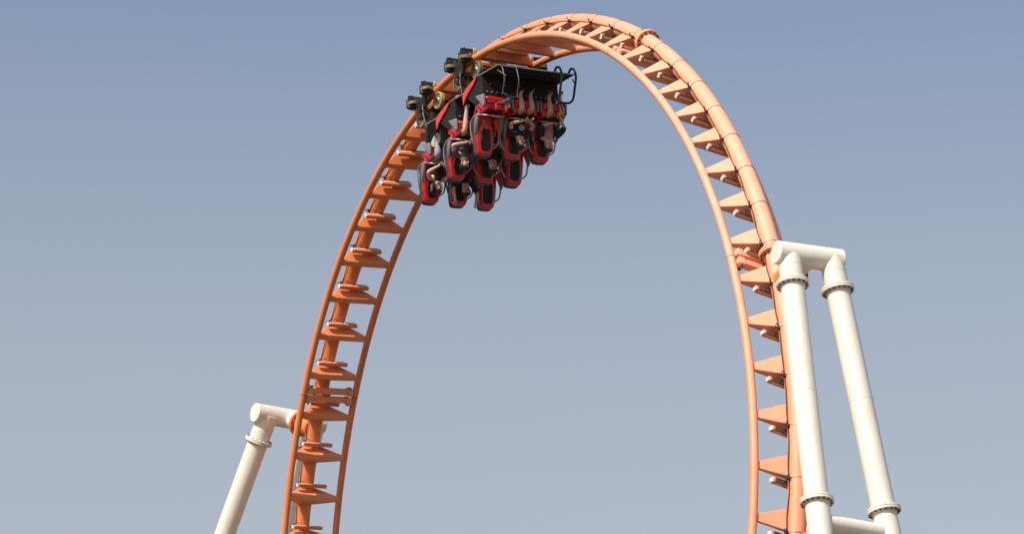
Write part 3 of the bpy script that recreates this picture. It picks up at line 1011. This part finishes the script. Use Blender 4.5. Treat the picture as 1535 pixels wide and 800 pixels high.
    if shades:
        bm = bmesh.new()
        for sy in (1, -1):
            add_box(bm, (-0.305, sy * 0.034, 0.583), (0.016, 0.055, 0.036), bev=0.006)
            add_box(bm, (-0.36, sy * 0.078, 0.588), (0.11, 0.008, 0.012))
        add_box(bm, (-0.303, 0, 0.592), (0.012, 0.03, 0.010))
        for v in bm.verts: v.co = Vector(H(v.co))
        bm_obj('sunglasses', bm, DARKM, root)
    blob('mouth', (-0.318, 0, 0.515), 0.016, LIPM, (0.5, 1.5, 0.45))
    # hair: cap over the crown, back and sides
    bm = bmesh.new(); bmesh.ops.create_icosphere(bm, subdivisions=4, radius=1)
    rng = random.Random(hash(label) % 1000)
    kill = []
    for v in bm.verts:
        n = v.co.copy()
        wob = 0.006 * math.sin(17 * n.x + 5 * n.z) * math.cos(13 * n.y) + rng.uniform(-0.003, 0.003)
        front = n.x > 0.30 and n.z < 0.52
        low = n.z < -0.45 and not long_hair
        if front or low:
            kill.append(v)
        rx, ry, rz = 0.100 + wob, 0.094 + wob, 0.098 + wob
        v.co = Vector(H((-0.405 + n.x * rx, n.y * ry, 0.590 + n.z * rz)))
    bmesh.ops.delete(bm, geom=kill, context='VERTS')
    hb_o = bm_obj('hair', bm, hair, root, 180)
    if long_hair:
        ch = []
        for k in range(9):                   # curls hanging past the crown, as she is upside down
            ang = -1.3 + 2.6 * k / 8
            x = -0.42 - 0.07 * math.cos(ang); y = 0.10 * math.sin(ang)
            p = [(x, y, 0.60), (x + rng.uniform(-.02, .04), y * 1.2 + 0.02, 0.50), (x + 0.02, y * 1.35 + 0.05, 0.60), (x + rng.uniform(-.02, .04), y * 1.3 + 0.07, 0.68), (x + 0.03, y * 1.2 + 0.09, 0.66)]
            ch.append(([H(q) for q in p], [0.034, 0.034, 0.037, 0.03, 0.018]))
        skin_mesh('hair_curls', ch, hair, root, 1)
    if print_mark:
        print_mark(root)
    if jacket:
        for sy in (1, -1):
            skin_mesh('jacket', [([(-0.30, sy * 0.12, -0.02), (-0.335, sy * 0.125, 0.14), (-0.37, sy * 0.13, 0.30), (-0.39, sy * 0.11, 0.385)], [0.10, 0.098, 0.10, 0.06]),
                                 ([(-0.37, sy * 0.13, 0.30), (-0.385, sy * 0.178, 0.365), lerp((-0.385, sy * 0.175, 0.365), elbows[0 if sy > 0 else 1], 0.95), lerp(elbows[0 if sy > 0 else 1], wrists[0 if sy > 0 else 1], 0.5)], [0.10, 0.088, 0.070, 0.056])], jacket, root, 2)
    return root

DARKM = mat('dark_eye', (0.015, 0.012, 0.01), 0.25)
LIPM = mat('lips', (0.30, 0.09, 0.08), 0.5)
def skinm(name, c):
    m = mat(name, c, 0.5, 0, 0.07, 18)
    b = m.node_tree.nodes['Principled BSDF']
    b.inputs['Subsurface Weight'].default_value = 0.08
    b.inputs['Subsurface Radius'].default_value = (0.02, 0.008, 0.004)
    return m
SK1, SK2, SK3 = skinm('fair_skin', (0.66, 0.42, 0.30)), skinm('tan_skin', (0.56, 0.33, 0.21)), skinm('warm_skin', (0.58, 0.35, 0.23))
HB, HD, HBR = mat('black_hair', (0.014, 0.011, 0.009), 0.5, 0, 0.3, 40), mat('dark_brown_hair', (0.03, 0.019, 0.012), 0.5, 0, 0.3, 40), mat('brown_curly_hair', (0.075, 0.035, 0.018), 0.5, 0, 0.35, 30)
NAVY, CHAR, BLK, DUSTY = cloth('navy_cotton', (0.012, 0.018, 0.035)), cloth('charcoal_cotton', (0.095, 0.09, 0.098)), cloth('black_cotton', (0.014, 0.014, 0.016)), cloth('dusty_pink_cotton', (0.40, 0.20, 0.175))
JEAN, KHAKI, REDSH = cloth('pale_grey_denim', (0.36, 0.40, 0.44)), cloth('dark_cotton_shorts', (0.03, 0.03, 0.035)), cloth('red_shorts', (0.42, 0.03, 0.03))
SBLK, SGRY, SWHT, SRED = cloth('black_shoe', (0.015, 0.014, 0.014), 0.6), cloth('grey_shoe', (0.13, 0.12, 0.125), 0.7), cloth('cream_sneaker', (0.62, 0.58, 0.48), 0.7), cloth('red_sneaker', (0.40, 0.07, 0.035), 0.6)
PRW = mat('pale_print', (0.62, 0.60, 0.60), 0.8)

def emblem(root):                            # round pale print on the chest
    bm = bmesh.new()
    add_disc(bm, (-0.237, 0.0, 0.255), (1, 0, 0.2), 0.062, 0.012, 24, 0, 0.043)
    add_disc(bm, (-0.237, 0.0, 0.255), (1, 0, 0.2), 0.026, 0.012, 5)
    bm_obj('shirt_print', bm, PRW, root)
def slashes(root):                           # row of short white strokes across the chest
    bm = bmesh.new()
    for k in range(6):
        y = 0.10 - 0.035 * k
        add_box(bm, (-0.239 - 2.2 * y * y, y, 0.245 - 0.014 * k), (0.010, 0.022, 0.042), Matrix.Rotation(0.4 - 0.25 * (k % 3), 3, 'X'))
    bm_obj('shirt_print', bm, PRW, root)
def dots(root):
    bm = bmesh.new()
    for y, z in ((0.035, 0.20), (-0.025, 0.20), (0.005, 0.27)):
        add_disc(bm, (-0.240, y, z), (1, 0, 0.2), 0.014, 0.012, 8)
    bm_obj('shirt_print', bm, mat('dark_print', (0.09, 0.03, 0.03), 0.8), root)

person('rider in dark shades and navy shirt with round emblem, centre of the front row', (0, 1), SK2, NAVY, KHAKI, HB, SBLK,
       ((-0.17, 0.30, 0.21), (-0.19, -0.27, 0.20)), ((-0.07, 0.09, 0.19), (-0.07, -0.10, 0.18)), head_turn=-0.35, shades=True, print_mark=emblem,
       feet=((0.05, 0.10, -0.38), (0.06, -0.14, -0.39)), knees=((0.07, 0.11, -0.04), (0.07, -0.14, -0.06)))
person('rider in open dark jacket over dusty pink shirt, far end of the front row', (0, 2), SK2, DUSTY, KHAKI, HD, SRED,
       ((-0.18, 0.28, 0.20), (-0.16, -0.33, 0.20)), ((-0.07, 0.07, 0.17), (-0.02, -0.20, 0.14)), head_turn=-0.2, print_mark=dots, jacket=NAVY, tank=True,
       feet=((0.05, 0.10, -0.38), (0.08, -0.16, -0.41)), knees=((0.07, 0.11, -0.04), (0.08, -0.18, -0.06)))
person('rider in charcoal shirt with white chest print, left end of the middle row', (1, 0), SK1, CHAR, KHAKI, HD, SGRY,
       ((-0.20, 0.34, 0.22), (-0.22, -0.28, 0.20)), ((-0.09, 0.09, 0.19), (-0.08, -0.10, 0.18)), head_turn=-0.45, print_mark=slashes,
       feet=((0.20, 0.12, -0.46), (0.12, -0.14, -0.44)))
person('rider in plain black shirt in the shaded centre seat of the middle row', (1, 1), SK3, BLK, KHAKI, HB, SBLK,
       ((-0.20, 0.27, 0.18), (-0.20, -0.27, 0.18)), ((-0.10, 0.13, 0.18), (-0.10, -0.10, 0.17)), head_turn=0.1)
person('curly brown-haired rider in black tank top and pale jeans, left end of the rear row', (2, 0), SK1, BLK, JEAN, HBR, SWHT,
       ((-0.20, 0.30, 0.29), (-0.20, -0.28, 0.27)), ((-0.09, 0.09, 0.18), (-0.08, -0.06, 0.17)), head_turn=-0.5, long_hair=True, trousers=True, tank=True,
       feet=((0.06, 0.16, -0.40), (0.06, -0.12, -0.40)))
person('rider in dark shirt with both arms dangling past the head, rear row', (2, 1), SK3, BLK, KHAKI, HB, SBLK,
       ((-0.40, 0.31, 0.54), (-0.42, -0.31, 0.60)), ((-0.44, 0.27, 0.77), (-0.47, -0.26, 0.80)), head_turn=0.15, sleeve=0.8)
